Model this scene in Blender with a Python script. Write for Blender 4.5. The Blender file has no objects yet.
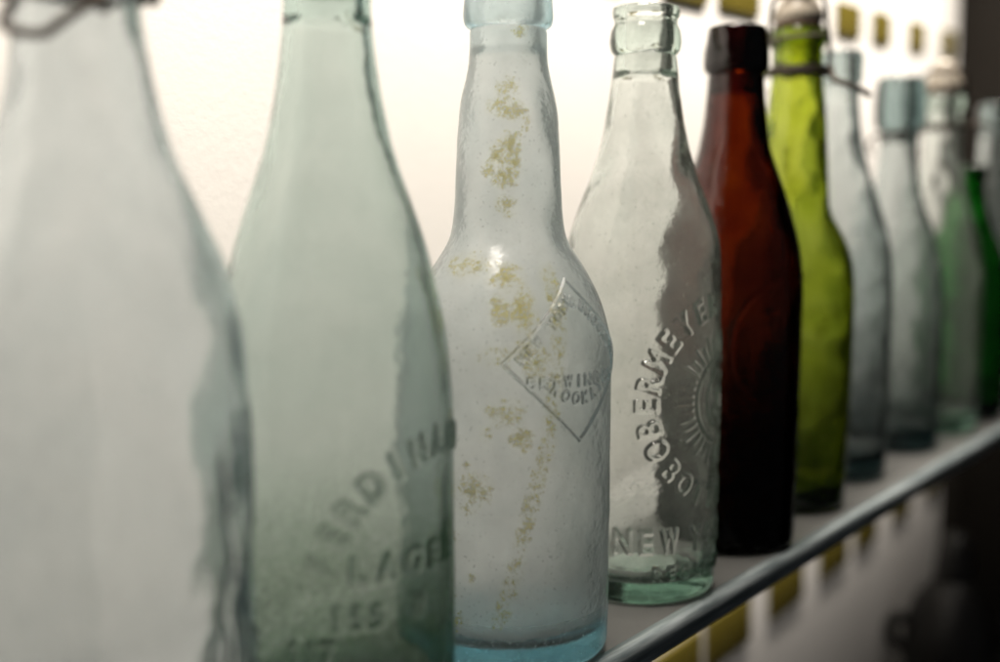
import bpy, bmesh, math, random
import numpy as np

# ------------------------------------------------------------------ basics
S = 0.001                       # everything below is written in millimetres
sc = bpy.context.scene
col = sc.collection
rng = random.Random(11)

CAM_H = 165.0
PITCH = math.radians(6.064)
EDGE = np.array([87.0, 480.0])          # a point on the front edge of the shelf (plan)
D_ = np.array([0.594, 0.804])           # direction along the shelf, away from the camera
N_ = np.array([0.804, -0.594])          # out of the shelf, towards the room
ANG = math.atan2(D_[1], D_[0])


def plan(a, p):
    """along the shelf a, out from the front edge p (mm) -> x, y"""
    q = EDGE + D_ * a + N_ * p
    return float(q[0]), float(q[1])


def tag(o, label=None, cat=None, group=None, kind=None):
    if label: o['label'] = label
    if cat: o['category'] = cat
    if group: o['group'] = group
    if kind: o['kind'] = kind
    return o


def empty(name, x, y, z=0.0, rz=0.0):
    o = bpy.data.objects.new(name, None)
    o.empty_display_size = 0.02
    col.objects.link(o)
    o.location = (x * S, y * S, z * S)
    o.rotation_euler = (0, 0, rz)
    return o


def link(name, me, mat, parent=None):
    o = bpy.data.objects.new(name, me)
    col.objects.link(o)
    if mat is not None:
        me.materials.append(mat)
    if parent is not None:
        o.parent = parent
    return o


# ------------------------------------------------------------------ node helpers
def new_mat(name):
    m = bpy.data.materials.new(name)
    m.use_nodes = True
    nt = m.node_tree
    for n in list(nt.nodes):
        nt.nodes.remove(n)
    out = nt.nodes.new('ShaderNodeOutputMaterial')
    return m, nt, out


def nd(nt, typ, **kw):
    n = nt.nodes.new(typ)
    for k, v in kw.items():
        if k.startswith('_'):
            setattr(n, k[1:], v)
        else:
            n.inputs[k.replace('__', ' ')].default_value = v
    return n


def math_n(nt, op, a, b=None, c=None, clamp=False):
    n = nt.nodes.new('ShaderNodeMath')
    n.operation = op
    n.use_clamp = clamp
    for i, v in enumerate((a, b, c)):
        if v is None: continue
        if isinstance(v, (int, float)):
            n.inputs[i].default_value = v
        else:
            nt.links.new(v, n.inputs[i])
    return n.outputs[0]


def noise(nt, co, scale, detail=4.0, rough=0.6, stretch=None):
    if stretch is not None:
        mp = nt.nodes.new('ShaderNodeMapping')
        mp.inputs['Scale'].default_value = stretch
        nt.links.new(co, mp.inputs['Vector'])
        co = mp.outputs[0]
    n = nt.nodes.new('ShaderNodeTexNoise')
    n.inputs['Scale'].default_value = scale
    n.inputs['Detail'].default_value = detail
    n.inputs['Roughness'].default_value = rough
    nt.links.new(co, n.inputs['Vector'])
    return n.outputs['Fac']


def ramp(nt, v, lo, hi, a=0.0, b=1.0):
    n = nt.nodes.new('ShaderNodeMapRange')
    n.interpolation_type = 'SMOOTHSTEP'
    for i, x in enumerate((lo, hi, a, b)):
        n.inputs[i + 1].default_value = x
    nt.links.new(v, n.inputs[0])
    return n.outputs[0]


def glass_mat(name, sigma, rough=0.02, film_col=(0.80, 0.80, 0.77), film=0.0, speck=0.25, wave=0.25,
              stain_shade_col=(0.55, 0.42, 0.05), stain_shade_amt=0.85, trans=0.75, film_rough=0.0, stain_shade_noise=1.3, stain_shade_scale=210.0, cloud_lo=0.72, cloud_hi=1.18):
    """old bottle glass: clear shell with absorption, milky film from the 'film' attribute,
    residue and painted shade from the 'stain' attribute"""
    m, nt, out = new_mat(name)
    L = nt.links.new
    tc = nt.nodes.new('ShaderNodeTexCoord')
    co = tc.outputs['Object']
    af = nd(nt, 'ShaderNodeAttribute', _attribute_name='film').outputs['Fac']
    ast = nd(nt, 'ShaderNodeAttribute', _attribute_name='stain_shade').outputs['Fac']
    # uneven seedy surface
    n1 = noise(nt, co, 160.0, 3.0, 0.55)
    n2 = noise(nt, co, 1500.0, 2.0, 0.6)
    bmp = nd(nt, 'ShaderNodeBump', Strength=wave, Distance=0.0012)
    hsum = math_n(nt, 'ADD', n1, math_n(nt, 'MULTIPLY', n2, 0.06))
    L(hsum, bmp.inputs['Height'])
    # film amount: cloudy, with specks and small scratches
    cloud = noise(nt, co, 55.0, 6.0, 0.65)
    cl = ramp(nt, cloud, 0.30, 0.72, cloud_lo, cloud_hi)
    streak = noise(nt, co, 240.0, 4.0, 0.7, (1, 1, 0.22))
    st = ramp(nt, streak, 0.35, 0.75, 0.88, 1.12)
    f = math_n(nt, 'MULTIPLY', math_n(nt, 'MULTIPLY', af, cl), st)
    sp = noise(nt, co, 900.0, 2.0, 0.5)
    spk = ramp(nt, sp, 0.66, 0.74, 0.0, speck)
    f = math_n(nt, 'ADD', f, spk, clamp=True)
    # residue, plus shade painted into some bottle feet
    nz = noise(nt, co, stain_shade_scale, 7.0, 0.75)
    sm = math_n(nt, 'ADD', ast, math_n(nt, 'MULTIPLY', math_n(nt, 'SUBTRACT', nz, 0.45), stain_shade_noise))
    sm = math_n(nt, 'MULTIPLY', sm, ramp(nt, ast, 0.02, 0.15))
    smk = ramp(nt, sm, 0.10, 0.85, 0.0, stain_shade_amt)
    smk = math_n(nt, 'MULTIPLY', smk, ramp(nt, noise(nt, co, 620.0, 5.0, 0.75), 0.32, 0.62, 0.25, 1.0))
    colr = nd(nt, 'ShaderNodeMix', _data_type='RGBA')
    colr.inputs[6].default_value = (*film_col, 1)
    colr.inputs[7].default_value = (*stain_shade_col, 1)
    L(ramp(nt, sm, 0.05, 0.45), colr.inputs[0])
    f = math_n(nt, 'MAXIMUM', f, smk)
    # darker along the edges of the raised letters
    ag = nd(nt, 'ShaderNodeAttribute', _attribute_name='edge_dark').outputs['Fac']
    gr = math_n(nt, 'MULTIPLY', ag, ramp(nt, noise(nt, co, 500.0, 4.0, 0.7), 0.25, 0.6, 0.45, 1.0), clamp=True)
    f = math_n(nt, 'MAXIMUM', f, gr)
    cg = nd(nt, 'ShaderNodeMix', _data_type='RGBA')
    cg.inputs[7].default_value = (0.10, 0.105, 0.10, 1)
    L(gr, cg.inputs[0]); L(colr.outputs[2], cg.inputs[6])
    colr = cg
    g = nd(nt, 'ShaderNodeBsdfGlass', IOR=1.5)
    g.inputs['Color'].default_value = (1, 1, 1, 1)
    L(bmp.outputs[0], g.inputs['Normal'])
    rg = math_n(nt, 'ADD', rough, math_n(nt, 'MULTIPLY', af, film_rough), clamp=True)
    L(rg, g.inputs['Roughness'])
    tr = nd(nt, 'ShaderNodeBsdfTranslucent')
    df = nd(nt, 'ShaderNodeBsdfDiffuse')
    for b in (tr, df):
        L(colr.outputs[2], b.inputs['Color'])
        L(bmp.outputs[0], b.inputs['Normal'])
    mx = nd(nt, 'ShaderNodeMixShader', Fac=trans)
    L(df.outputs[0], mx.inputs[1]); L(tr.outputs[0], mx.inputs[2])
    m2 = nt.nodes.new('ShaderNodeMixShader')
    L(f, m2.inputs[0]); L(g.outputs[0], m2.inputs[1]); L(mx.outputs[0], m2.inputs[2])
    L(m2.outputs[0], out.inputs['Surface'])
    mxs = max(max(sigma), 1e-3) * 1.02
    va = nd(nt, 'ShaderNodeVolumeAbsorption', Density=mxs)
    va.inputs['Color'].default_value = (*[1 - s / mxs for s in sigma], 1)
    L(va.outputs[0], out.inputs['Volume'])
    return m


def simple_mat(name, colr, rough=0.5, metal=0.0, var=0.15, vscale=60.0, bump=0.1, bscale=400.0, spec=0.5, coat=0.0):
    m, nt, out = new_mat(name)
    L = nt.links.new
    co = nt.nodes.new('ShaderNodeTexCoord').outputs['Object']
    b = nd(nt, 'ShaderNodeBsdfPrincipled', Roughness=rough, Metallic=metal)
    b.inputs['Specular IOR Level'].default_value = spec
    b.inputs['Coat Weight'].default_value = coat
    n = noise(nt, co, vscale, 5.0, 0.6)
    mix = nd(nt, 'ShaderNodeMix', _data_type='RGBA')
    mix.inputs[6].default_value = (*[c * (1 - var) for c in colr], 1)
    mix.inputs[7].default_value = (*[min(1, c * (1 + var)) for c in colr], 1)
    L(n, mix.inputs[0]); L(mix.outputs[2], b.inputs['Base Color'])
    bm = nd(nt, 'ShaderNodeBump', Strength=bump, Distance=0.001)
    L(noise(nt, co, bscale, 4.0, 0.6), bm.inputs['Height'])
    L(bm.outputs[0], b.inputs['Normal'])
    L(ramp(nt, n, 0.3, 0.7, rough * 0.85, min(1, rough * 1.2)), b.inputs['Roughness'])
    L(b.outputs[0], out.inputs['Surface'])
    return m


# ------------------------------------------------------------------ embossed lettering -> height field
_gl = {}


def glyph(ch, bold=0.03):
    """triangles of one character, cap height 1, origin at its lower left; plus its width"""
    if ch in _gl: return _gl[ch]
    cu = bpy.data.curves.new('glyph', 'FONT')
    cu.body = ch
    cu.size = 1.0
    cu.offset = bold
    o = bpy.data.objects.new('glyph', cu)
    col.objects.link(o)
    dg = bpy.context.evaluated_depsgraph_get()
    me = o.evaluated_get(dg).to_mesh()
    me.calc_loop_triangles()
    v = np.array([q.co[:2] for q in me.vertices]) if len(me.vertices) else np.zeros((0, 2))
    t = np.array([list(q.vertices) for q in me.loop_triangles]) if len(me.vertices) else np.zeros((0, 3), int)
    o.evaluated_get(dg).to_mesh_clear()
    bpy.data.objects.remove(o)
    bpy.data.curves.remove(cu)
    if len(v):
        mn, mx = v.min(0), v.max(0)
        v = (v - mn) / max(mx[1] - mn[1], 1e-6)
        w = v[:, 0].max()
    else:
        w = 0.5
    _gl[ch] = (v, t, w)
    return _gl[ch]


class Relief:
    """height field over the unrolled bottle: u along the girth, v = height (mm)"""
    RES = 0.14

    def __init__(s, u0, u1, v0, v1):
        s.u0, s.u1, s.v0, s.v1 = u0, u1, v0, v1
        s.a = np.zeros((int((v1 - v0) / s.RES) + 1, int((u1 - u0) / s.RES) + 1), np.float32)

    def tri(s, p, amp):
        q = np.stack([(p[:, 0] - s.u0) / s.RES, (p[:, 1] - s.v0) / s.RES], 1)
        lo = np.maximum(np.floor(q.min(0)).astype(int), 0)
        hi = np.minimum(np.ceil(q.max(0)).astype(int), [s.a.shape[1] - 1, s.a.shape[0] - 1])
        if (hi < lo).any(): return
        X, Y = np.meshgrid(np.arange(lo[0], hi[0] + 1), np.arange(lo[1], hi[1] + 1))
        (x0, y0), (x1, y1), (x2, y2) = q
        dd = (y1 - y2) * (x0 - x2) + (x2 - x1) * (y0 - y2)
        if abs(dd) < 1e-9: return
        l0 = ((y1 - y2) * (X - x2) + (x2 - x1) * (Y - y2)) / dd
        l1 = ((y2 - y0) * (X - x2) + (x0 - x2) * (Y - y2)) / dd
        ins = (l0 >= -0.02) & (l1 >= -0.02) & (1 - l0 - l1 >= -0.02)
        sub = s.a[lo[1]:hi[1] + 1, lo[0]:hi[0] + 1]
        sub[ins] = np.maximum(sub[ins], amp)

    def char(s, ch, u, v, h, rot=0.0, squeeze=1.0, amp=1.0):
        """centre of the character at (u, v)"""
        vv, tt, w = glyph(ch)
        if not len(vv): return
        p = vv - np.array([w / 2, 0.5])
        squeeze = squeeze * min(1.0, 0.86 / w)
        p = p * np.array([h * squeeze, h])
        c, sn = math.cos(rot), math.sin(rot)
        p = np.stack([p[:, 0] * c - p[:, 1] * sn + u, p[:, 0] * sn + p[:, 1] * c + v], 1)
        for t in tt: s.tri(p[t], amp)

    def row(s, txt, u, v, h, step, squeeze=1.0, amp=1.0, rot=0.0):
        for i, ch in enumerate(txt):
            s.char(ch, u + i * step * math.cos(rot), v + i * step * math.sin(rot), h, rot, squeeze, amp)

    def arc(s, txt, cu, cv, r, a0, da, h, squeeze=1.0, amp=1.0, inward=False):
        """letters on a circle; a0 degrees of the first, da step; tops outward unless inward"""
        for i, ch in enumerate(txt):
            a = math.radians(a0 + da * i)
            rot = a - math.pi / 2 if not inward else a + math.pi / 2
            s.char(ch, cu + r * math.cos(a), cv + r * math.sin(a), h, rot, squeeze, amp)

    def line(s, u0, v0, u1, v1, w, amp=1.0):
        a = np.array([u0, v0]); b = np.array([u1, v1])
        t = (b - a) / np.linalg.norm(b - a)
        nn = np.array([-t[1], t[0]]) * w / 2
        s.tri(np.array([a + nn, a - nn, b - nn]), amp)
        s.tri(np.array([a + nn, b - nn, b + nn]), amp)

    def ring(s, cu, cv, r, w, a0=0, a1=360, amp=1.0):
        k = 72
        for i in range(k):
            t0 = math.radians(a0 + (a1 - a0) * i / k); t1 = math.radians(a0 + (a1 - a0) * (i + 1) / k)
            s.line(cu + r * math.cos(t0), cv + r * math.sin(t0), cu + r * math.cos(t1), cv + r * math.sin(t1), w, amp)

    def blur(s, sig):
        k = max(1, int(3 * sig / s.RES))
        x = np.arange(-k, k + 1) * s.RES
        g = np.exp(-x * x / (2 * sig * sig)); g /= g.sum()
        for ax in (0, 1):
            pad = [(0, 0), (0, 0)]; pad[ax] = (k, k)
            ap = np.pad(s.a, pad)
            o = np.zeros_like(s.a)
            for i, wv in enumerate(g):
                o += wv * (ap[i:i + s.a.shape[0], :] if ax == 0 else ap[:, i:i + s.a.shape[1]])
            s.a = o
        return s

    def sample(s, u, v):
        x = (u - s.u0) / s.RES; y = (v - s.v0) / s.RES
        ok = (x >= 0) & (y >= 0) & (x < s.a.shape[1] - 1) & (y < s.a.shape[0] - 1)
        xi = np.clip(x.astype(int), 0, s.a.shape[1] - 2); yi = np.clip(y.astype(int), 0, s.a.shape[0] - 2)
        fx = x - xi; fy = y - yi
        r = (s.a[yi, xi] * (1 - fx) * (1 - fy) + s.a[yi, xi + 1] * fx * (1 - fy)
             + s.a[yi + 1, xi] * (1 - fx) * fy + s.a[yi + 1, xi + 1] * fx * fy)
        return np.where(ok, r, 0.0)


# ------------------------------------------------------------------ lathed bottle glass
def pchip(pts):
    pts = sorted(pts)
    z = np.array([p[0] for p in pts]); r = np.array([p[1] for p in pts])
    h = np.diff(z); dl = np.diff(r) / h
    m = np.zeros(len(z))
    m[0], m[-1] = dl[0], dl[-1]
    for i in range(1, len(z) - 1):
        if dl[i - 1] * dl[i] > 0:
            w1 = 2 * h[i] + h[i - 1]; w2 = h[i] + 2 * h[i - 1]
            m[i] = (w1 + w2) / (w1 / dl[i - 1] + w2 / dl[i])

    def f(x):
        x = np.asarray(x, float)
        i = np.clip(np.searchsorted(z, x) - 1, 0, len(z) - 2)
        t = (x - z[i]) / h[i]
        t = np.clip(t, 0, 1)
        return ((2 * t**3 - 3 * t**2 + 1) * r[i] + (t**3 - 2 * t**2 + t) * h[i] * m[i]
                + (-2 * t**3 + 3 * t**2) * r[i + 1] + (t**3 - t**2) * h[i] * m[i + 1])
    return f


def waves(seed, amp, kz_min=12.0):
    r = np.random.RandomState(seed)
    T = [(r.randint(1, 8), 2 * math.pi / r.uniform(kz_min, 70) * r.choice([-1, 1]), r.uniform(0, 6.28), r.uniform(.4, 1)) for _ in range(9)]

    def f(phi, z):
        o = 0
        for a, b, c, w in T: o = o + w * np.sin(a * phi + b * z + c)
        return o * amp / 2.2
    return f


def ring_mesh(name, rows_r, rows_z, phis, attrs, close_bottom=True, close_top=True, loop=False):
    """rows x cols grid wrapped round the axis. rows_r: (rows, cols) or (rows,)"""
    nr = len(rows_z); nc = len(phis)
    if rows_r.ndim == 1: rows_r = np.repeat(rows_r[:, None], nc, 1)
    if rows_z.ndim == 1: rows_z = np.repeat(rows_z[:, None], nc, 1)
    X = rows_r * np.sin(phis)[None]; Y = -rows_r * np.cos(phis)[None]
    V = np.stack([X, Y, rows_z], 2).reshape(-1, 3)
    idx = np.arange(nr * nc).reshape(nr, nc)
    nx = np.roll(idx, -1, 1)
    up = np.roll(idx, -1, 0); upn = np.roll(nx, -1, 0)
    if not loop:
        q = np.stack([idx[:-1], nx[:-1], nx[1:], idx[1:]], 2).reshape(-1, 4)
    else:
        q = np.stack([idx, nx, upn, up], 2).reshape(-1, 4)
    faces = [q]
    caps = []
    if not loop:
        if close_bottom:
            V = np.vstack([V, [[0, 0, rows_z[0].mean()]]]); c0 = len(V) - 1
            caps.append(np.stack([nx[0], idx[0], np.full(nc, c0)], 1))
        if close_top:
            V = np.vstack([V, [[0, 0, rows_z[-1].mean()]]]); c1 = len(V) - 1
            caps.append(np.stack([idx[-1], nx[-1], np.full(nc, c1)], 1))
    me = bpy.data.meshes.new(name)
    nq = len(q); nt_ = sum(len(c) for c in caps)
    me.vertices.add(len(V)); me.vertices.foreach_set('co', (V * S).astype(np.float32).ravel())
    lv = np.concatenate([q.ravel()] + [c.ravel() for c in caps]).astype(np.int32)
    me.loops.add(len(lv)); me.loops.foreach_set('vertex_index', lv)
    me.polygons.add(nq + nt_)
    ls = np.concatenate([np.arange(nq) * 4, nq * 4 + np.arange(nt_) * 3]).astype(np.int32)
    lt = np.concatenate([np.full(nq, 4), np.full(nt_, 3)]).astype(np.int32)
    me.polygons.foreach_set('loop_start', ls); me.polygons.foreach_set('loop_total', lt)
    me.polygons.foreach_set('use_smooth', np.ones(nq + nt_, bool))
    me.update(calc_edges=True); me.validate()
    for an, av in attrs.items():
        at = me.attributes.new(an, 'FLOAT', 'POINT')
        full = np.zeros(len(V), np.float32)
        full[:nr * nc] = av.reshape(-1)
        if len(V) > nr * nc: full[nr * nc:] = 0
        at.data.foreach_set('value', full)
    return me


def body_mesh(name, prof, seam, bore, wall=2.8, base=7.0, push=3.0, heel=5.0, relief=None, relief_R=34.0, amp=0.55,
              dense=None, film_out=0.0, film_in=0.0, wave_out=0.07, wave_in=0.28, seed=1, stain_shade=None, kz=12.0, film_fn=None, edge_dark=0.0):
    rb = prof[-1][1] if prof[-1][0] < prof[0][0] else prof[0][1]
    f0 = pchip(prof)
    zz = np.arange(-5, seam + 0.01, 0.5)
    rr = f0(np.clip(zz, min(p[0] for p in prof), max(p[0] for p in prof)))
    g = np.exp(-np.arange(-8, 9) ** 2 * 0.25 / (2 * 1.6 ** 2)); g /= g.sum()
    rs = np.convolve(np.pad(rr, 8, 'edge'), g, 'valid')

    def fr(z): return np.interp(z, zz, rs)
    # columns
    if dense:
        pa, pb, dz0, dz1, st = dense
        phs = [pa + (pb - pa) * i / int((pb - pa) * relief_R / st) for i in range(int((pb - pa) * relief_R / st))]
        rest = 2 * math.pi - (pb - pa)
        k = int(rest / math.radians(2.6))
        phs += [pb + rest * i / k for i in range(k)]
        phis = np.array(phs)
    else:
        phis = np.arange(128) * 2 * math.pi / 128
    R0 = fr(heel + 1.0)
    ro, zo = [], []
    for r_, z_ in ((1.0, push * 0.85), (R0 * .35, push * .8), (R0 * .6, push * .45), (R0 * .75, push * .12), (R0 - heel - 2.5, 0.25)):
        ro.append(r_); zo.append(z_)
    for i in range(9):
        a = math.radians(-90 + 90 * i / 8)
        ro.append(R0 - heel + heel * math.cos(a)); zo.append(heel + heel * math.sin(a))
    z = heel + 0.6
    while z < seam - 0.3:
        ro.append(float(fr(z))); zo.append(z)
        z += (dense[4] if dense and dense[2] <= z <= dense[3] else 1.1)
    ro.append(float(fr(seam)) - 0.3); zo.append(seam - 0.12)
    ro.append(float(fr(seam)) - 0.7); zo.append(seam)
    n_out = len(ro)
    ri, zi = [], []
    ri.append(bore + 0.7); zi.append(seam)
    ri.append(bore + 0.25); zi.append(seam - 0.15)
    z = seam - 1.0
    ih = 9.0
    while z > base + ih:
        w = wall * (1 + 0.5 * max(0, 1 - (z - base) / 45.0) ** 2)
        ri.append(max(float(fr(z)) - w, 6.0) if z < seam - 8 else min(max(float(fr(z)) - w, 6.0), bore + 0.03 * (seam - z))); zi.append(z)
        z -= 1.6
    Ri = ri[-1]
    for i in range(9):
        a = math.radians(0 - 90 * (i + 1) / 9)
        ri.append(Ri - ih + ih * math.cos(a)); zi.append(base + ih + ih * math.sin(a))
    for r_, z_ in ((Ri * .5, base + push * .5), (Ri * .25, base + push * .9), (1.0, base + push)):
        ri.append(r_); zi.append(z_)
    ro = np.array(ro); zo = np.array(zo); ri = np.array(ri); zi = np.array(zi)
    # wrap the angle to -pi..pi so that 0 faces the camera
    pw = (phis + math.pi) % (2 * math.pi) - math.pi
    Ro = np.repeat(ro[:, None], len(phis), 1)
    wo = waves(seed, wave_out, kz)(pw[None], zo[:, None])
    fade = np.clip((zo - heel) / 8, 0, 1) * np.clip((seam - zo) / 6, 0, 1)
    Ro = Ro + wo * fade[:, None]
    if relief is not None:
        Ro = Ro + amp * relief.sample(np.broadcast_to((pw * relief_R)[None], Ro.shape), np.broadcast_to(zo[:, None], Ro.shape))
    Rin = np.repeat(ri[:, None], len(phis), 1)
    fade = np.clip((zi - base - 2) / 14, 0, 1) * np.clip((seam - zi) / 25, 0, 1)
    Rin = Rin + waves(seed + 50, wave_in, kz)(pw[None], zi[:, None]) * fade[:, None]
    RR = np.vstack([Ro, Rin]); ZZ = np.repeat(np.concatenate([zo, zi])[:, None], len(phis), 1)
    # keep the rim flat
    film = np.zeros_like(RR)
    film[:n_out] = film_out; film[n_out:] = film_in
    film[:n_out] *= np.clip((zo - 1) / 6, 0, 1)[:, None]
    film[n_out:] *= np.clip((zi - base - 1) / 12, 0.15, 1)[:, None]
    if film_fn is not None:
        film[:n_out] *= film_fn(pw[None], zo[:, None]); film[n_out:] *= film_fn(pw[None], zi[:, None])
    stn = np.zeros_like(RR)
    if stain_shade is not None:
        uu = np.broadcast_to(pw[None], Ro.shape) * np.maximum(ro, 5)[:, None]
        stn[:n_out] = stain_shade(pw[None] + 0 * Ro, uu, np.broadcast_to(zo[:, None], Ro.shape), ro)
    grm = np.zeros_like(RR)
    if relief is not None and edge_dark:
        U = np.broadcast_to((pw * relief_R)[None], Ro.shape); Zb = np.broadcast_to(zo[:, None], Ro.shape); e = 0.18
        gx = (relief.sample(U + e, Zb) - relief.sample(U - e, Zb)) / (2 * e)
        gy = (relief.sample(U, Zb + e) - relief.sample(U, Zb - e)) / (2 * e)
        grm[:n_out] = np.clip(np.hypot(gx, gy) * edge_dark, 0, 0.9)
    return ring_mesh(name, RR, ZZ, phis, {'film': film, 'stain_shade': stn, 'edge_dark': grm})


def lip_mesh(name, pts, bore, film=0.0, n=96, seed=3, stain_val=0.0):
    """closed ring: pts are the outer outline bottom to top (z, r)"""
    z0 = pts[0][0]; z1 = pts[-1][0]
    rows = [(bore + 0.7, z0), (pts[0][1] - 0.5, z0)]
    f = pchip(pts)
    k = max(10, int((z1 - z0) / 0.6))
    for i in range(k + 1):
        z = z0 + 0.25 + (z1 - z0 - 0.9) * i / k
        rows.append((float(f(z)), z))
    rt = float(f(z1))
    rows += [(rt - 0.35, z1 - 0.3), (rt - 1.1, z1), (bore + 1.4, z1), (bore + 0.4, z1 - 0.5), (bore, z1 - 1.5)]
    for i in range(1, 8):
        rows.append((bore, z1 - 1.5 - (z1 - z0 - 2.2) * i / 7))
    rr = np.array([r for r, _ in rows]); zz = np.array([z for _, z in rows])
    phis = np.arange(n) * 2 * math.pi / n
    RR = np.repeat(rr[:, None], n, 1) + waves(seed, 0.1, 18)(phis[None], zz[:, None]) * np.clip((rr - bore) / 3, 0, 1)[:, None]
    fl = np.full_like(RR, film); st = np.full_like(RR, stain_val)
    ring = ring_mesh(name, RR, zz, phis, {'film': fl, 'stain_shade': st}, loop=True)
    return ring


def lathe(name, pts, n=64):
    """solid of revolution, pts (r, z) bottom to top"""
    return ring_mesh(name, np.array([max(p[0], .2) for p in pts], float), np.array([p[1] for p in pts], float),
                     np.arange(n) * 2 * math.pi / n, {})


def tube_mesh(name, paths, rad, sides=10, sub=6):
    """round wire(s) through control points (mm), smoothed; one mesh"""
    V, Fc = [], []
    for pts, closed in paths:
        P = np.array(pts, float)
        n = len(P); out = []
        segs = n if closed else n - 1
        for i in range(segs):
            p0 = P[(i - 1) % n] if closed or i > 0 else P[0]
            p1 = P[i]; p2 = P[(i + 1) % n]
            p3 = P[(i + 2) % n] if closed or i + 2 < n else P[-1]
            for k in range(sub):
                t = k / sub
                out.append(0.5 * ((2 * p1) + (-p0 + p2) * t + (2 * p0 - 5 * p1 + 4 * p2 - p3) * t * t + (-p0 + 3 * p1 - 3 * p2 + p3) * t ** 3))
        if not closed: out.append(P[-1])
        Q = np.array(out); m = len(Q)
        base = len(V)
        up = np.array([0.13, 0.21, 0.97])
        for i in range(m):
            a = Q[(i - 1) % m] if closed or i > 0 else Q[i]
            b = Q[(i + 1) % m] if closed or i < m - 1 else Q[i]
            t = b - a; t /= max(np.linalg.norm(t), 1e-9)
            s1 = np.cross(t, up); 
            if np.linalg.norm(s1) < 0.1: s1 = np.cross(t, [1, 0, 0])
            s1 /= np.linalg.norm(s1); s2 = np.cross(s1, t)
            up = s2
            for k in range(sides):
                c = 2 * math.pi * k / sides
                V.append((Q[i] + rad * (math.cos(c) * s1 + math.sin(c) * s2)) * S)
        for i in range(m if closed else m - 1):
            j = (i + 1) % m
            for k in range(sides):
                k2 = (k + 1) % sides
                Fc.append((base + i * sides + k, base + i * sides + k2, base + j * sides + k2, base + j * sides + k))
        if not closed:
            Fc.append(tuple(base + k for k in range(sides))[::-1])
            Fc.append(tuple(base + (m - 1) * sides + k for k in range(sides)))
    me = bpy.data.meshes.new(name)
    me.from_pydata([tuple(v) for v in V], [], Fc)
    me.polygons.foreach_set('use_smooth', [True] * len(me.polygons))
    me.update()
    return me


def ring_path(r, z, n=16, tilt=0.0):
    return ([(r * math.sin(a), -r * math.cos(a), z + tilt * math.sin(a)) for a in [2 * math.pi * i / n for i in range(n)]], True)


def box_mesh(name, corners_plan, z0, z1, bevel=0.0, seg=3):
    """prism over a plan polygon (mm)"""
    bm = bmesh.new()
    lo = [bm.verts.new((x * S, y * S, z0 * S)) for x, y in corners_plan]
    hi = [bm.verts.new((x * S, y * S, z1 * S)) for x, y in corners_plan]
    n = len(lo)
    bm.faces.new(lo[::-1]); bm.faces.new(hi)
    for i in range(n):
        bm.faces.new((lo[i], lo[(i + 1) % n], hi[(i + 1) % n], hi[i]))
    bmesh.ops.recalc_face_normals(bm, faces=bm.faces)
    if bevel:
        bmesh.ops.bevel(bm, geom=list(bm.edges), offset=bevel * S, segments=seg, profile=0.5, affect='EDGES')
    me = bpy.data.meshes.new(name)
    bm.to_mesh(me); bm.free()
    if bevel:
        me.polygons.foreach_set('use_smooth', [True] * len(me.polygons))
        me.set_sharp_from_angle(angle=math.radians(50))
    return me


# ------------------------------------------------------------------ materials
# absorption per metre (r, g, b)
G_milky = glass_mat('milky_glass', (20, 10, 6), 0.04, (0.87, 0.90, 0.89), speck=0.1, wave=0.2, film_rough=0.12, trans=0.85,
                    stain_shade_col=(0.16, 0.19, 0.18), stain_shade_amt=0.55)
G_green = glass_mat('pale_green_glass', (62, 39, 44), 0.02, (0.76, 0.82, 0.79), speck=0.12, wave=0.16, film_rough=0.15, trans=0.85,
                   stain_shade_col=(0.10, 0.27, 0.08), stain_shade_amt=0.55, stain_shade_noise=0.12)
G_frost = glass_mat('frosted_clear_glass', (25, 11, 8), 0.20, (0.90, 0.91, 0.90), speck=0.5, wave=0.35, film_rough=0.28, cloud_lo=0.62, cloud_hi=1.25, trans=0.85,
                    stain_shade_col=(0.88, 0.74, 0.14), stain_shade_amt=0.8, stain_shade_noise=2.6, stain_shade_scale=330.0)
G_clear = glass_mat('clear_glass', (26, 16, 20), 0.012, (0.72, 0.76, 0.70), speck=0.4, wave=0.14, film_rough=0.2, cloud_lo=0.4, cloud_hi=1.5,
                    stain_shade_col=(0.50, 0.47, 0.38), stain_shade_amt=0.5, stain_shade_noise=0.9)
G_brown = glass_mat('brown_glass', (430, 830, 1900), 0.03, (0.30, 0.13, 0.06), speck=0.03, wave=0.2, stain_shade_col=(0.006, 0.003, 0.002), stain_shade_amt=0.95, stain_shade_noise=0.3)  # near-black here is shade painted into the lower half
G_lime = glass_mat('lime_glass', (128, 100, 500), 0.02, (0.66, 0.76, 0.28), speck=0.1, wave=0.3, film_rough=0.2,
                   stain_shade_col=(0.05, 0.09, 0.01), stain_shade_amt=0.6)  # dark green for the smudges and the painted shade
G_blue = glass_mat('pale_blue_glass', (62, 46, 45), 0.03, (0.62, 0.66, 0.66), speck=0.2, stain_shade_col=(0.04, 0.055, 0.055), stain_shade_amt=0.6, stain_shade_noise=0.5, wave=0.35, film_rough=0.2)  # dark second colour paints shade towards the foot
G_emer = glass_mat('emerald_glass', (900, 230, 900), 0.05, (0.10, 0.35, 0.10), speck=0.05, wave=0.3)
M_wire = simple_mat('rusty_wire', (0.060, 0.048, 0.038), 0.55, 0.7, 0.4, 300, 0.4, 1500)
M_porc = simple_mat('old_porcelain', (0.42, 0.37, 0.30), 0.3, 0.0, 0.12, 150, 0.05, 600)
M_rubber = simple_mat('old_rubber', (0.10, 0.05, 0.035), 0.7, 0.0, 0.3, 200, 0.2, 900)
M_wall = simple_mat('white_plaster', (0.80, 0.775, 0.74), 0.7, 0.0, 0.03, 14, 0.12, 260, spec=0.2)
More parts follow.
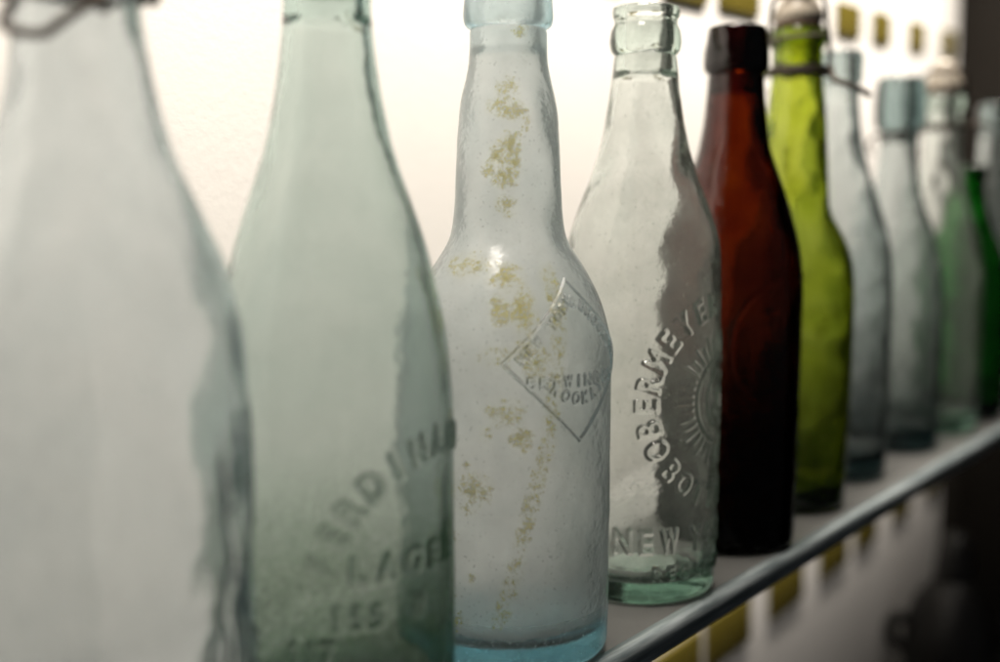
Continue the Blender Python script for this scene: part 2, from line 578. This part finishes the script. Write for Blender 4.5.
M_side = simple_mat('dark_plaster', (0.022, 0.019, 0.016), 0.8, 0.0, 0.12, 10, 0.2, 200, spec=0.1)
M_tile = simple_mat('olive_tile', (0.135, 0.107, 0.018), 0.25, 0.0, 0.25, 45, 0.08, 120)
M_black = simple_mat('black_enamel', (0.012, 0.011, 0.010), 0.35, 0.0, 0.3, 60, 0.1, 300)
M_board = simple_mat('dark_board', (0.05, 0.045, 0.04), 0.6, 0.0, 0.2, 20, 0.1, 200)

# frosted shelf glass
M_pane, nt, out = new_mat('frosted_shelf_glass')
L = nt.links.new
co = nt.nodes.new('ShaderNodeTexCoord').outputs['Object']
pb = nd(nt, 'ShaderNodeBsdfPrincipled', Roughness=0.33)
mixc = nd(nt, 'ShaderNodeMix', _data_type='RGBA')
mixc.inputs[6].default_value = (0.20, 0.20, 0.194, 1); mixc.inputs[7].default_value = (0.29, 0.287, 0.276, 1)
L(noise(nt, co, 30.0, 6.0, 0.7), mixc.inputs[0]); L(mixc.outputs[2], pb.inputs['Base Color'])
dust = ramp(nt, noise(nt, co, 700.0, 3.0, 0.6), 0.5, 0.75, 0.28, 0.6)
L(dust, pb.inputs['Roughness'])
tr = nd(nt, 'ShaderNodeBsdfTranslucent'); tr.inputs['Color'].default_value = (0.55, 0.57, 0.55, 1)
ms = nd(nt, 'ShaderNodeMixShader', Fac=0.25)
L(pb.outputs[0], ms.inputs[1]); L(tr.outputs[0], ms.inputs[2]); L(ms.outputs[0], out.inputs['Surface'])
# polished edge: dark sea-blue glass with long streaks
M_edge, nt, out = new_mat('polished_glass_edge')
L = nt.links.new
co = nt.nodes.new('ShaderNodeTexCoord').outputs['Object']
vr = nd(nt, 'ShaderNodeVectorRotate', _rotation_type='Z_AXIS', Angle=-ANG)
L(co, vr.inputs['Vector'])
mp = nt.nodes.new('ShaderNodeMapping'); mp.inputs['Scale'].default_value = (0.06, 1, 1)
L(vr.outputs[0], mp.inputs['Vector'])
sn = noise(nt, mp.outputs[0], 240.0, 5.0, 0.6)
cm = nd(nt, 'ShaderNodeMix', _data_type='RGBA')
cm.inputs[6].default_value = (0.16, 0.20, 0.21, 1); cm.inputs[7].default_value = (0.52, 0.58, 0.59, 1)
L(ramp(nt, sn, 0.35, 0.7), cm.inputs[0])
pe = nd(nt, 'ShaderNodeBsdfPrincipled', Roughness=0.3, IOR=1.5)
pe.inputs['Coat Weight'].default_value = 0.1
L(cm.outputs[2], pe.inputs['Base Color'])
bb = nd(nt, 'ShaderNodeBump', Strength=0.12, Distance=0.001)
L(noise(nt, mp.outputs[0], 160.0, 3.0, 0.5), bb.inputs['Height']); L(bb.outputs[0], pe.inputs['Normal'])
L(pe.outputs[0], out.inputs['Surface'])

# ------------------------------------------------------------------ the setting: walls, shelf
A0, A1 = -560.0, 862.0          # along the shelf
WALL = -150.0                   # wall plane behind the front edge
wall = empty('back_wall', *plan(300, WALL))
tag(wall, 'bright white plastered wall with two rows of olive tiles behind the bottles', 'wall')
off = np.array(plan(300, WALL))


def rel(a, p, o=off):
    q = plan(a, p)
    return (q[0] - o[0], q[1] - o[1])


pl = link('plaster', box_mesh('plaster', [rel(A0, WALL), rel(A1, WALL), rel(A1, WALL - 40), rel(A0, WALL - 40)], -620, 760), M_wall, wall)
cent = [(-55, 62), (45, 60), (145, 60), (253, 58), (332, 62), (437, 56), (540, 53), (621, 44), (720, 43), (822, 42)]
for a, w in cent:
    for row in (0, 1):
        if row == 0:
            zb = 296 + (a - 330) * 0.036; h = 27.0; aa = a
        else:
            zb = -162 + (a - 340) * 0.050; h = 36.0; aa = a + 4
        ww = w + 8 * row
        me = box_mesh('tile', [(-ww / 2, 0), (ww / 2, 0), (ww / 2, 5), (-ww / 2, 5)], -h / 2, h / 2, 1.2, 3)
        t = link('tile', me, M_tile, wall)
        q = rel(aa, WALL + 3.2)
        t.location = (q[0] * S, q[1] * S, (zb + h / 2) * S)
        t.rotation_euler = (rng.uniform(-.01, .01), rng.uniform(-.012, .012) - 0.03, ANG)

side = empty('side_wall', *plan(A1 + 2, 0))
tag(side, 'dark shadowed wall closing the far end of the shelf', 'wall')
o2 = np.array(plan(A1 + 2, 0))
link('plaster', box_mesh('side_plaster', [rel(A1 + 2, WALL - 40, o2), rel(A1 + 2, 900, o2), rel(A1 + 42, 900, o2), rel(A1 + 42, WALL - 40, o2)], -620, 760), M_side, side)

shelf = empty('glass_shelf', *plan(300, 0))
tag(shelf, 'thick frosted glass shelf with blue grey polished edge carrying the row of bottles', 'shelf')
o3 = np.array(plan(300, 0))
TH = 11.5
link('pane', box_mesh('pane', [rel(-520, -118, o3), rel(A1 - 4, -118, o3), rel(A1 - 4, -6.02, o3), rel(-520, -6.02, o3)], -TH, 0, 0.4, 2), M_pane, shelf)
# rounded, ground front edge: swept outline
bm = bmesh.new()
sec = [(-6.0, -TH), (-2.2, -TH), (-0.9, -TH + 0.7), (-0.2, -TH + 2.2), (0, -TH + 4.2), (0.0, -4.2), (-0.2, -2.2), (-0.9, -0.7), (-2.2, 0.0), (-6.0, 0.0)]
K = 200
prev = None
wv = random.Random(5)
for i in range(K + 1):
    a = -520 + (A1 - 4 + 520) * i / K
    chip = wv.gauss(0, 0.03)
    ringv = []
    for p, z in sec:
        q = rel(a, p + (chip if p > -3 else 0), o3)
        ringv.append(bm.verts.new((q[0] * S, q[1] * S, z * S)))
    if prev:
        for k in range(len(sec) - 1):
            bm.faces.new((prev[k], ringv[k], ringv[k + 1], prev[k + 1])).smooth = True
        bm.faces.new((prev[-1], ringv[-1], ringv[0], prev[0]))
    prev = ringv
    if i in (0, K): bm.faces.new(ringv if i else ringv[::-1])
bmesh.ops.recalc_face_normals(bm, faces=bm.faces)
me = bpy.data.meshes.new('edge'); bm.to_mesh(me); bm.free()
link('edge', me, M_edge, shelf)

# ------------------------------------------------------------------ bottles
GROUP = 'old glass bottles standing in a row on the shelf'
BZ = 0.15


def bottle(label, x, y, turn=0.0):
    rz = math.atan2(-x, y) + turn          # local -Y looks back at the camera
    return tag(empty('glass_bottle', x, y, BZ, rz), label, 'bottle', GROUP)


def swing_top(root, zl, r_neck, r_lip, big=1.0, wire=0.9, stopper=True, lever=None, lever_side=1):
    """porcelain stopper, gasket, neck collar, bail and lever of a swing-top bottle; zl = top of the lip"""
    if stopper:
        p = [(0.3, zl + 1.8), (r_lip * .82, zl + 1.8), (r_lip * .95, zl + 3.5), (r_lip * .95, zl + 8), (r_lip * .8, zl + 12), (r_lip * .62, zl + 17),
             (r_lip * .62, zl + 20), (r_lip * .5, zl + 23), (r_lip * .25, zl + 24.5), (0.3, zl + 24.8)]
        st = link('stopper', lathe('stopper', p), M_porc, root)
        g = [(0.3, zl - 2.0), (r_neck * .52, zl - 1.9), (r_neck * .6, zl + 0.15), (r_lip * .92, zl + 0.2), (r_lip * .96, zl + 1.0), (r_lip * .9, zl + 1.7), (0.3, zl + 1.75)]
        link('gasket', lathe('gasket', g), M_rubber, st)
    zn = zl - 22
    rw = r_neck + wire
    paths = [ring_path(rw, zn, 18, 0.6), ring_path(rw + 0.2, zn - 2.0, 18, -0.5)]
    for sgn in (-1, 1):      # little twisted ears at both sides
        paths.append(([(sgn * rw, 0, zn), (sgn * (rw + 2.2), -1.6, zn + 1.5), (sgn * (rw + 3), 0, zn - 1.0), (sgn * (rw + 2.0), 1.6, zn - 3), (sgn * rw, 0.4, zn - 2)], False))
    link('neck_wire', tube_mesh('neck_wire', paths, wire), M_wire, root)
    w2 = rw + 1.6
    b = [(-w2, 0, zn - 1), (-w2 - .5, 1, zn + 8), (-w2 + 1, 0, zl + 1), (-r_lip * .75, 0, zl + 10), (0, 0, zl + 12.6 if not stopper else zl + 18),
         (r_lip * .75, 0, zl + 10), (w2 - 1, 0, zl + 1), (w2 + .5, 1, zn + 8), (w2, 0, zn - 1)]
    if stopper:
        b = [(-w2, 0, zn - 1), (-w2 - .2, 1, zn + 8), (-r_lip - 1.2, 0, zl + 1), (-r_lip * .9, -r_lip * .55, zl + 14.5), (0, -r_lip * .74, zl + 16),
             (r_lip * .9, -r_lip * .55, zl + 14.5), (r_lip + 1.2, 0, zl + 1), (w2 + .2, 1, zn + 8), (w2, 0, zn - 1)]
    link('bail', tube_mesh('bail', [(b, False)], wire), M_wire, root)
    if lever:
        link('lever', tube_mesh('lever', [(lever, False)], wire * 1.25), M_wire, root)


def stain_from(blobs, streaks=()):
    def f(phi, u, z, r):
        m = np.zeros_like(z)
        R = np.broadcast_to(np.maximum(r, 8)[:, None], z.shape)
        for pz, zz, wu, wz, s in blobs:
            du = (phi - pz) * R
            m = np.maximum(m, s * np.exp(-(du / wu) ** 2 - ((z - zz) / wz) ** 2))
        for pts, w, s in streaks:
            zs = np.array([p[1] for p in pts])[::-1]; ps = np.array([p[0] for p in pts])[::-1]
            pc = np.interp(z, zs, ps)
            ins = np.clip((z - zs[0]) / 6, 0, 1) * np.clip((zs[-1] - z) / 6, 0, 1)
            m = np.maximum(m, s * ins * np.exp(-(((phi - pc) * R) / w) ** 4))
        return m
    return f


# --- 1: big milky swing-top bottle, half cut off at the left
P1 = [(0, 39.5), (20, 39.8), (101.9, 39.8), (132.9, 38.2), (140.9, 36.6), (151.1, 33.9), (156.2, 31.6), (166.3, 27.2), (178.8, 22.1),
      (186.2, 20.1), (196.1, 17.7), (205.9, 16.2), (215.7, 15.2), (226, 14.2)]
b = bottle('milky white swing top bottle, largest and most blurred, cut off by the left picture edge', -105, 302)
rl = Relief(0, 75, 0, 150)
rr = random.Random(4)
for k in range(15):
    u = 30 + 1.7 * k + rr.uniform(-1, 1); v = rr.uniform(20, 112)
    for q in range(rr.randint(2, 5)):
        u2 = u + rr.uniform(-2.2, 1.6); v2 = v + rr.uniform(4, 9)
        rl.line(u, v, u2, v2, rr.uniform(1.0, 2.2)); u, v = u2, v2
rl.blur(0.5)
bl1 = [(rr.uniform(0.72, 1.25), rr.uniform(10, 112), rr.uniform(1.5, 3), rr.uniform(4, 14), rr.uniform(.35, .7)) for _ in range(22)]
link('body', body_mesh('body', P1, 226, 9.0, wall=3.2, base=9, relief=rl, relief_R=39.8, amp=0.7, dense=(-0.1, 1.95, 20, 150, 0.6),
                       film_out=0.05, film_in=0.22, wave_in=0.3, wave_out=0.06, seed=1, stain_shade=stain_from(bl1),
                       film_fn=lambda p, z: np.clip(1.0 - 0.75 * np.clip((p - 0.55) / 0.5, 0, 1) * np.clip((150 - z) / 30, 0, 1), 0, 1)), G_milky, b)
link('lip', lip_mesh('lip', [(226.06, 14.0), (228, 15.4), (233, 15.8), (238, 15.2), (241, 14.0)], 9.0, 0.3), G_milky, b)
lev = [(-12.5, -17.2, 221), (-14.0, -17.8, 213), (-16.6, -18.0, 206.8), (-13.5, -18.8, 204.8), (-7.5, -19.6, 204.6), (-4.2, -19.4, 207.2), (2.0, -18.6, 211.6),
       (5.2, -18.2, 213.2), (5.8, -18.4, 210.2)]
swing_top(b, 241, 15.2, 15.5, wire=1.0, lever=lev)
tube = tube_mesh('clasp', [([(-6, -17.0, 219), (0, -17.8, 215), (5, -17.6, 214), (9, -14.6, 219)], False)], 1.2)
link('clasp', tube, M_wire, b)

# --- 2: pale green bottle
P2 = [(0, 37.0), (10, 37.4), (24.8, 37.5), (95.5, 37.4), (126.7, 35.2), (136, 33.3), (145.2, 31.1), (154.4, 28.6), (166.5, 24.6), (181.6, 19.6),
      (196.5, 16.3), (211.3, 14.1), (225.9, 13.1), (228, 13.1)]
b = bottle('pale green bottle with embossed FERDINAND LAGER lettering, second from the left', -51.7, 363)
rl = Relief(-30, 90, 25, 110)
rl.arc('FERDINAND', 40, 50, 46, 163, -11.2, 8.6, 0.85)
rl.row('LAGER', 6.5, 62, 8.0, 8.8, 0.95)
rl.row('155', 0.2, 47.6, 7.6, 5.8, 0.8)
rl.row('W', 25.5, 48.6, 8.0, 8, 0.9)
rl.row('117', -12.5, 37.8, 7.0, 5.0, 0.8)
rl.blur(0.42)
link('body', body_mesh('body', P2, 227.6, 9.0, wall=3.0, base=9, push=9, relief=rl, relief_R=37.4, amp=0.75, dense=(-0.85, 2.0, 28, 108, 0.36),
                       film_out=0.03, film_in=0.12, wave_in=0.14, wave_out=0.04, seed=2, edge_dark=0.7, stain_shade=lambda p, u, z, r: 1.0 * np.clip((105 - z) / 85, 0, 1) + 0 * u), G_green, b)  # green tone, denser and darker towards the foot
link('lip', lip_mesh('lip', [(227.66, 13.3), (229, 15.2), (233, 15.8), (240, 15.0), (247, 13.8)], 9.0, 0.2), G_green, b)

# --- 3: frosted bottle with yellow residue
P3 = [(0, 37.0), (10, 37.5), (30, 37.7), (100, 37.9), (113.7, 37.7), (122.9, 36.2), (134, 32.2), (143.2, 27.2), (148.6, 23.6), (153, 21.3), (158, 20.2), (166.8, 19.4),
      (181.2, 18.8), (195.5, 18.0), (203, 17.0), (209.8, 15.3), (216, 14.2), (222, 13.9), (227.5, 13.8)]
b = bottle('frosted clear bottle with yellow residue and embossed BREWING diamond, bulging neck', 3, 434.3)
rl = Relief(-12, 95, 70, 150)
cu, cv, hw, hh = 27.0, 111.5, 29.0, 27.8
dia = [(cu, cv + hh), (cu - hw, cv), (cu, cv - hh), (cu + hw, cv)]
for i in range(4):
    p, q = dia[i], dia[(i + 1) % 4]
    rl.line(p[0], p[1], q[0], q[1], 0.75)
ang = math.atan2(hh, hw)
rl.row('NEW YORK', cu - hw + 6.5, cv + 1.5, 3.8, 4.05, 0.95, rot=ang)
rl.char('&', cu + 0.3, cv + hh - 7.5, 4.2, 0, 0.9)
rl.row('BROOKLYN', cu + 5.0, cv + hh - 9.4, 3.8, 3.7, 0.95, rot=-ang)
rl.row('BREWING', cu - 19.0, cv - 6.8, 4.3, 4.55, 1.0)
rl.row('CO', cu + 14.5, cv - 6.8, 4.3, 4.6, 1.0)
rl.arc('BROOKLYN', cu + 0.5, cv + 4.5, 17.5, 218, 14.6, 4.3, 0.9, inward=True)
rl.blur(0.2)


def px3(x, y):
    z = float(np.interp(y, [0, 250, 345, 500, 640], [237.9, 148.6, 113.7, 53, 1.2]))
    hwp = float(np.interp(y, [0, 28, 40, 120, 160, 235, 250, 265, 290, 320, 345, 640], [44, 42, 39, 50, 52, 55, 64, 76, 88, 98, 102, 100]))
    return math.asin(max(-.98, min(.98, (x - 508) / hwp))), z


B3 = []
for x, y, rx, ry, s in [(515, 15, 5, 9, .8), (520, 34, 6, 6, .55), (508, 90, 9, 7, .55), (500, 108, 10, 8, .5), (513, 113, 12, 7, .6), (510, 150, 9, 12, .85), (500, 158, 9, 8, .7),
                        (490, 170, 7, 6, .6), (504, 177, 10, 8, .8), (516, 165, 5, 9, .6), (507, 205, 8, 8, .55), (525, 125, 6, 6, .45), (470, 262, 22, 10, .45), (505, 272, 14, 9, .62),
                        (522, 302, 10, 15, .9), (501, 302, 8, 12, .7), (533, 350, 10, 13, .75), (522, 340, 9, 12, .6), (505, 395, 14, 12, .7), (520, 415, 9, 11, .75), (487, 413, 5, 7, .6),
                        (478, 462, 13, 12, .8), (470, 480, 8, 6, .5), (456, 508, 6, 8, .5), (475, 545, 5, 5, .55), (460, 588, 10, 8, .75), (455, 560, 5, 12, .5), (470, 440, 4, 4, .5), (500, 345, 22, 10, .33)]:
    pz, zz = px3(x, y)
    B3.append((pz, zz, rx * 0.42, ry * 0.42, s * (1.1 if y < 240 else 0.9 if y < 320 else 0.75)))
ST3 = [([px3(x, y) for x, y in ((541, 255), (553, 300), (553, 350), (545, 420), (528, 480), (512, 545), (497, 600))], 3.4, 0.30)]
link('body', body_mesh('body', P3, 227.5, 9.5, wall=2.9, base=8.5, push=5, relief=rl, relief_R=37.7, amp=0.95, dense=(-0.35, 2.1, 74, 148, 0.24),
                       film_out=0.13, film_in=0.34, edge_dark=0.36, wave_in=0.22, wave_out=0.08, seed=3, stain_shade=stain_from(B3, ST3)), G_frost, b)
link('lip', lip_mesh('lip', [(227.56, 14.3), (229, 15.6), (232, 16.1), (237, 15.8), (243, 15.2), (247, 14.4)], 9.5, 0.25), G_frost, b)

# --- 4: clear bottle with sun emblem (in focus)
P4 = [(0, 32.2), (10.4, 32.6), (40, 33.0), (124.6, 33.3), (140, 33.0), (150.2, 31.9), (158, 29.6), (167.1, 26.3), (177, 22.4), (188.1, 19.0), (198, 16.8), (208.9, 15.1), (220, 13.6), (227.2, 12.8)]
b = bottle('clear bottle with embossed OBERMEYER ring of letters and sun, NEW YORK below', 60.9, 506)
rl = Relief(-14, 100, 8, 128)
cu, cv = 43.0, 84.3
rl.arc('OBERMEYER', cu, cv, 40.8, 207, -13.25, 9.8, 0.85)
rl.arc('BOTTLING', cu, cv, 41.0, 221.6, 12.3, 9.6, 0.85, inward=True)
rl.row('NEW', -7.0, 27.6, 10.2, 9.8, 0.85)
rl.row('YORK', 26.0, 27.6, 10.2, 9.6, 0.85)
rl.row('REGISTERED', 7.8, 14.0, 5.6, 6.1, 0.95)
rl.ring(cu, cv, 18.0, 1.0)
rl.ring(cu, cv, 11.5, 0.8)
for k in range(44):
    a = 2 * math.pi * k / 44
    r1 = 28.5 if k % 2 == 0 else 26.5
    rl.line(cu + 20.4 * math.cos(a), cv + 20.4 * math.sin(a), cu + r1 * math.cos(a), cv + r1 * math.sin(a), 0.85, 0.8)
for sx in (-4.0, 4.0):
    rl.ring(cu + sx, cv + 3, 1.5, 0.9)
rl.ring(cu, cv - 1, 6, 0.9, 210, 330)
rl.line(cu, cv + 2.5, cu - 0.8, cv - 2.5, 0.9)
rl.blur(0.3)
S4 = stain_from([(0.25, 172, 5, 8, .3), (0.1, 165, 6, 7, .28), (-0.3, 178, 3, 1, .3)])
link('body', body_mesh('body', P4, 227.2, 8.6, wall=2.6, base=7.5, push=6, relief=rl, relief_R=33.2, amp=0.95, dense=(-0.48, 2.7, 9, 126, 0.3),
                       film_out=0.025, film_in=0.13, wave_in=0.30, wave_out=0.07, seed=4, stain_shade=S4, kz=20, edge_dark=0.12), G_clear, b)
link('lip', lip_mesh('lip', [(227.26, 13.2), (229, 14.3), (232.5, 14.9), (237, 14.4), (240.2, 13.1), (241.5, 13.1), (243, 13.9), (245.5, 14.0), (247, 13.4)], 8.6, 0.05), G_clear, b)

# --- 5: brown bottle
P5 = [(0, 31.8), (10, 32.4), (60, 33.2), (123.9, 33.7), (134, 33.2), (143.3, 31.9), (157.8, 28.4), (167, 25.6), (177, 22.2), (184, 19.4), (191.2, 17.2), (202, 15.3), (214.9, 13.9), (226.6, 13.0)]
b = bottle('dark brown amber bottle, nearly black at its foot, with plain tapered lip', 112.5, 575)
rl = Relief(-5, 75, 60, 140)
rl.ring(36, 98, 36, 1.5)
rl.char('R', 21.5, 113.5, 9.5, 0.45, 0.9)
rl.blur(0.4)
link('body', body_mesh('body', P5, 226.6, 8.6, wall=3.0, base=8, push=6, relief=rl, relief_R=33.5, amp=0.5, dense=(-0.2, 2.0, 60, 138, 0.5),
                       film_out=0.0, film_in=0.01, wave_in=0.25, seed=5, stain_shade=lambda p, u, z, r: 0.95 * np.clip((135 - z) / 95, 0, 1) + 0 * u), G_brown, b)  # lower half blackened in the colour, standing in for shade
link('lip', lip_mesh('lip', [(226.66, 13.6), (228.5, 14.9), (231, 15.4), (236, 15.3), (243, 14.3), (247, 13.6), (249, 13.0)], 8.6, 0.0), G_brown, b)

# --- 6: lime swing-top bottle
P6 = [(0, 30.8), (8, 31.4), (60, 32.8), (113.2, 33.4), (129.6, 32.4), (140.6, 29.8), (151.4, 24.9), (157, 21.6), (162, 19.6), (167.7, 18.6), (189.2, 17.3), (210.6, 16.0), (221.3, 15.0), (234.5, 13.5), (246, 13.2), (248, 13.2)]
b = bottle('yellow green swing top bottle with rusty wire, just right of the brown one', 159.7, 648.8)
S6a = stain_from([(-0.25, 188, 2.5, 10, .75), (0.5, 100, 8, 8, .4)])  # dark smudge on the neck, dark patch on the body
S6 = lambda p, u, z, r: np.maximum(S6a(p, u, z, r), 0.75 * np.clip((120 - z) / 100, 0, 1) * np.clip(0.55 + 0.6 * p, 0.15, 1))  # adds painted shade at the foot, stronger on the right side
link('body', body_mesh('body', P6, 247.6, 8.6, wall=3.0, base=8, push=6, film_out=0.03, film_in=0.06, wave_in=0.35, seed=6, stain_shade=S6), G_lime, b)
link('lip', lip_mesh('lip', [(247.66, 13.4), (249, 14.3), (253, 14.7), (257, 14.0), (259, 13.2)], 8.6, 0.1), G_lime, b)
swing_top(b, 259, 13.8, 13.6, wire=1.25,
          lever=[(17.5, -3, 237), (19, -8, 231), (22, -10, 229.5), (28, -10, 227), (35, -8, 224), (37, -6, 222)])
link('lever', tube_mesh('lever', [([(-17.5, -4, 238), (-21, -8, 234), (-22, -9, 227), (-18.5, -10, 222.5), (-16.6, -10, 226)], False)], 1.15), M_wire, b)
link('bail_ring', tube_mesh('bail_ring', [ring_path(15.9, 252.5, 18, 1.2)], 1.1), M_wire, b)

# --- 7: pale bottle, no stopper
P7 = [(0, 33), (10, 33.6), (60, 34.2), (107.2, 34.2), (131.7, 33.2), (149.9, 29.6), (168, 24.0), (183, 19.0), (198, 15.1), (213, 12.4), (227.8, 11.2), (236.6, 11.0)]
b = bottle('pale blue grey bottle with slim flared lip, right of the yellow green one', 204.3, 723.7)
link('body', body_mesh('body', P7, 236.6, 7.6, wall=2.8, base=10, push=4, film_out=0.03, film_in=0.06, wave_in=0.22, seed=7, stain_shade=lambda p, u, z, r: 0.7 * np.clip((140 - z) / 120, 0, 1) + 0 * u), G_blue, b)  # shade put into the colour, deepening towards the foot
link('lip', lip_mesh('lip', [(236.66, 11.6), (239, 12.6), (246, 13.0), (252, 13.2), (256, 12.6)], 7.6, 0.06), G_blue, b)

# --- 8: pale bottle with a big blob lip and wire
P8 = [(0, 31.5), (10, 32.0), (60, 32.4), (100.5, 32.0), (127.8, 29.0), (148.1, 24.2), (160, 19.4), (168.4, 16.6), (181.8, 14.0), (195.2, 12.7), (206, 12.4), (215, 12.6)]
b = bottle('pale blue bottle with a thick grey blob lip and wire round its throat', 268.5, 807)
link('body', body_mesh('body', P8, 215, 7.8, wall=2.9, base=10, push=4, film_out=0.03, film_in=0.06, wave_in=0.22, seed=8, stain_shade=lambda p, u, z, r: 0.7 * np.clip((140 - z) / 120, 0, 1) + 0 * u), G_blue, b)  # painted shade, growing downwards
link('lip', lip_mesh('lip', [(215.06, 13.6), (217, 15.6), (221, 16.4), (230, 16.6), (240, 16.4), (246, 15.6), (249.5, 14.2)], 7.8, 0.08), G_blue, b)
rw = 13.6
link('neck_wire', tube_mesh('neck_wire', [ring_path(rw, 212.3, 16, .5), ([(-rw, -1, 212), (-18, -3, 209), (-19.5, -4, 203), (-16.5, -5, 199)], False)], 1.1), M_wire, b)

# --- 9: clear swing-top bottle
P9 = [(0, 31.5), (10, 32.0), (60, 32.6), (110, 32.4), (135, 29.5), (155, 24.0), (172, 18.6), (190, 15.0), (205, 13.2), (232, 12.4)]
x, y = plan(452, -44)
b = bottle('clear swing top bottle with white stopper, behind the blob lipped bottle', x, y)
link('body', body_mesh('body', P9, 232, 7.8, wall=2.8, base=9, push=4, film_out=0.02, film_in=0.04, wave_in=0.3, seed=9), G_clear, b)
link('lip', lip_mesh('lip', [(232.06, 12.8), (234, 14.4), (238, 15.0), (242, 14.4), (244, 13.4)], 7.8, 0.2), G_clear, b)
swing_top(b, 244, 12.6, 14.0, wire=1.2,
          lever=[(16.5, -3, 221), (19, -7, 222), (24, -8, 222.5), (30, -7, 222), (33, -5, 218)])

# --- 10: short emerald bottle
P10 = [(0, 31), (8, 31.6), (60, 32.2), (95, 32.0), (115, 29.5), (135, 23.4), (150, 17.2), (165, 13.4), (182, 12.0)]
x, y = plan(521, -42)
b = bottle('short emerald green bottle, lowest of the row, near the far end', x, y)
link('body', body_mesh('body', P10, 182, 7.8, wall=2.8, base=8, push=4, film_out=0.03, film_in=0.08, wave_in=0.3, seed=10), G_emer, b)
link('lip', lip_mesh('lip', [(182.06, 12.4), (184, 13.6), (190, 13.6), (195, 12.8)], 7.8, 0.0), G_emer, b)

# --- 11: greyish bottle at the right picture edge
P11 = [(0, 31), (8, 31.6), (60, 32.2), (110, 32.0), (135, 28.5), (155, 22.4), (175, 17.2), (200, 14.0), (230, 12.8)]
x, y = plan(596, -42)
b = bottle('smoky grey bottle farthest along the shelf, cut by the right picture edge', x, y)
link('body', body_mesh('body', P11, 230, 7.8, wall=2.8, base=8, push=4, film_out=0.05, film_in=0.1, wave_in=0.2, seed=12, stain_shade=lambda p, u, z, r: 0.7 * np.clip((140 - z) / 120, 0, 1) + 0 * u), G_blue, b)  # same downward shade painted on the glass
link('lip', lip_mesh('lip', [(230.06, 13.2), (232, 14.8), (240, 15.0), (247, 14.0)], 7.8, 0.05), G_blue, b)

# ------------------------------------------------------------------ dark vessel in the corner below, on a lower board
x, y = plan(712, -92)
ves = empty('black_vessel', x, y, -300, math.atan2(-x, y))
tag(ves, 'black lumpy vessel with side handle, blurred in the corner below the shelf', 'vessel')
p = [(0.3, 0), (34, 0), (42, 4), (46, 30), (44, 62), (36, 88), (24, 104), (17, 110)]
link('body', lathe('vessel_body', p), M_black, ves)
p = [(0.3, 110.2), (18.5, 110.2), (19.5, 114), (17, 126), (16, 140), (12, 150), (5, 154), (0.3, 154.5)]
link('lid', lathe('vessel_lid', p), M_black, ves)
link('handle', tube_mesh('vessel_handle', [([(-40, -6, 36), (-52, -8, 42), (-57, -8, 54), (-52, -8, 66), (-40, -6, 66), (-30, -5, 64)], False)], 6.0), M_black, ves)
link('spout', tube_mesh('vessel_spout', [([(38, -4, 60), (52, -6, 78), (58, -6, 104)], False)], 7.0), M_black, ves)
lb = empty('lower_board', *plan(650, -75))
tag(lb, 'dark board below the glass shelf, under the black vessel', 'board')
o4 = np.array(plan(650, -75))
link('board', box_mesh('board', [rel(500, -148, o4), rel(A1 - 4, -148, o4), rel(A1 - 4, 30, o4), rel(500, 30, o4)], -318, -300.3, 1.0, 2), M_board, lb)

# ------------------------------------------------------------------ lamps
def area(name, loc, target, sx, sy, power, colr, spread=math.pi):
    l = bpy.data.lights.new(name, 'AREA')
    l.shape = 'RECTANGLE'; l.size = sx; l.size_y = sy
    l.energy = power; l.color = colr; l.spread = spread
    o = bpy.data.objects.new(name, l)
    col.objects.link(o)
    o.location = loc
    from mathutils import Vector, Matrix
    zax = (Vector(loc) - Vector(target)).normalized()
    xax = Vector((D_[0], D_[1], 0))
    yax = zax.cross(xax).normalized(); xax = yax.cross(zax)
    o.matrix_world = Matrix((( xax.x, yax.x, zax.x, loc[0]), (xax.y, yax.y, zax.y, loc[1]), (xax.z, yax.z, zax.z, loc[2]), (0, 0, 0, 1)))
    return o


x, y = plan(110, WALL + 112)
tx, ty = plan(110, WALL)
area('strip_lamp', (x * S, y * S, 0.52), (tx * S, ty * S, 0.07), 1.45, 0.08, 5.5, (1.0, 0.92, 0.82), math.radians(88))
# added, unseen fill strip under the shelf, brightening the lower wall
x, y = plan(170, -45)
tx, ty = plan(170, WALL)
area('under_shelf_fill', (x * S, y * S, -0.022), (tx * S, ty * S, -0.10), 1.3, 0.015, 0.23, (1.0, 0.925, 0.84))

w = bpy.data.worlds.new('World')
sc.world = w
w.use_nodes = True
w.node_tree.nodes['Background'].inputs[0].default_value = (0.9, 0.95, 1.0, 1)
w.node_tree.nodes['Background'].inputs[1].default_value = 0.03

# ------------------------------------------------------------------ camera
cam = bpy.data.cameras.new('camera')
cam.sensor_width = 36.0
cam.lens = 1186.0 / 1000.0 * 36.0
cam.clip_start = 0.01; cam.clip_end = 50
cam.dof.use_dof = True
cam.dof.focus_distance = 0.44
cam.dof.aperture_fstop = cam.lens / 11.3
co_ = bpy.data.objects.new('camera', cam)
col.objects.link(co_)
co_.location = (0, 0, CAM_H * S)
co_.rotation_euler = (math.pi / 2 - PITCH, 0, 0)
sc.camera = co_

# ------------------------------------------------------------------ render
sc.render.engine = 'CYCLES'
cy = sc.cycles
cy.max_bounces = 32; cy.transmission_bounces = 28; cy.diffuse_bounces = 6; cy.glossy_bounces = 8
cy.transparent_max_bounces = 16
cy.caustics_refractive = True; cy.caustics_reflective = False
cy.blur_glossy = 0.5
cy.sample_clamp_indirect = 3.0
cy.use_adaptive_sampling = True; cy.adaptive_threshold = 0.02; cy.adaptive_min_samples = 24
cy.use_denoising = True
try:
    cy.denoiser = 'OPENIMAGEDENOISE'
except Exception:
    pass
sc.view_settings.view_transform = 'Standard'
sc.view_settings.look = 'None'
sc.view_settings.exposure = 0
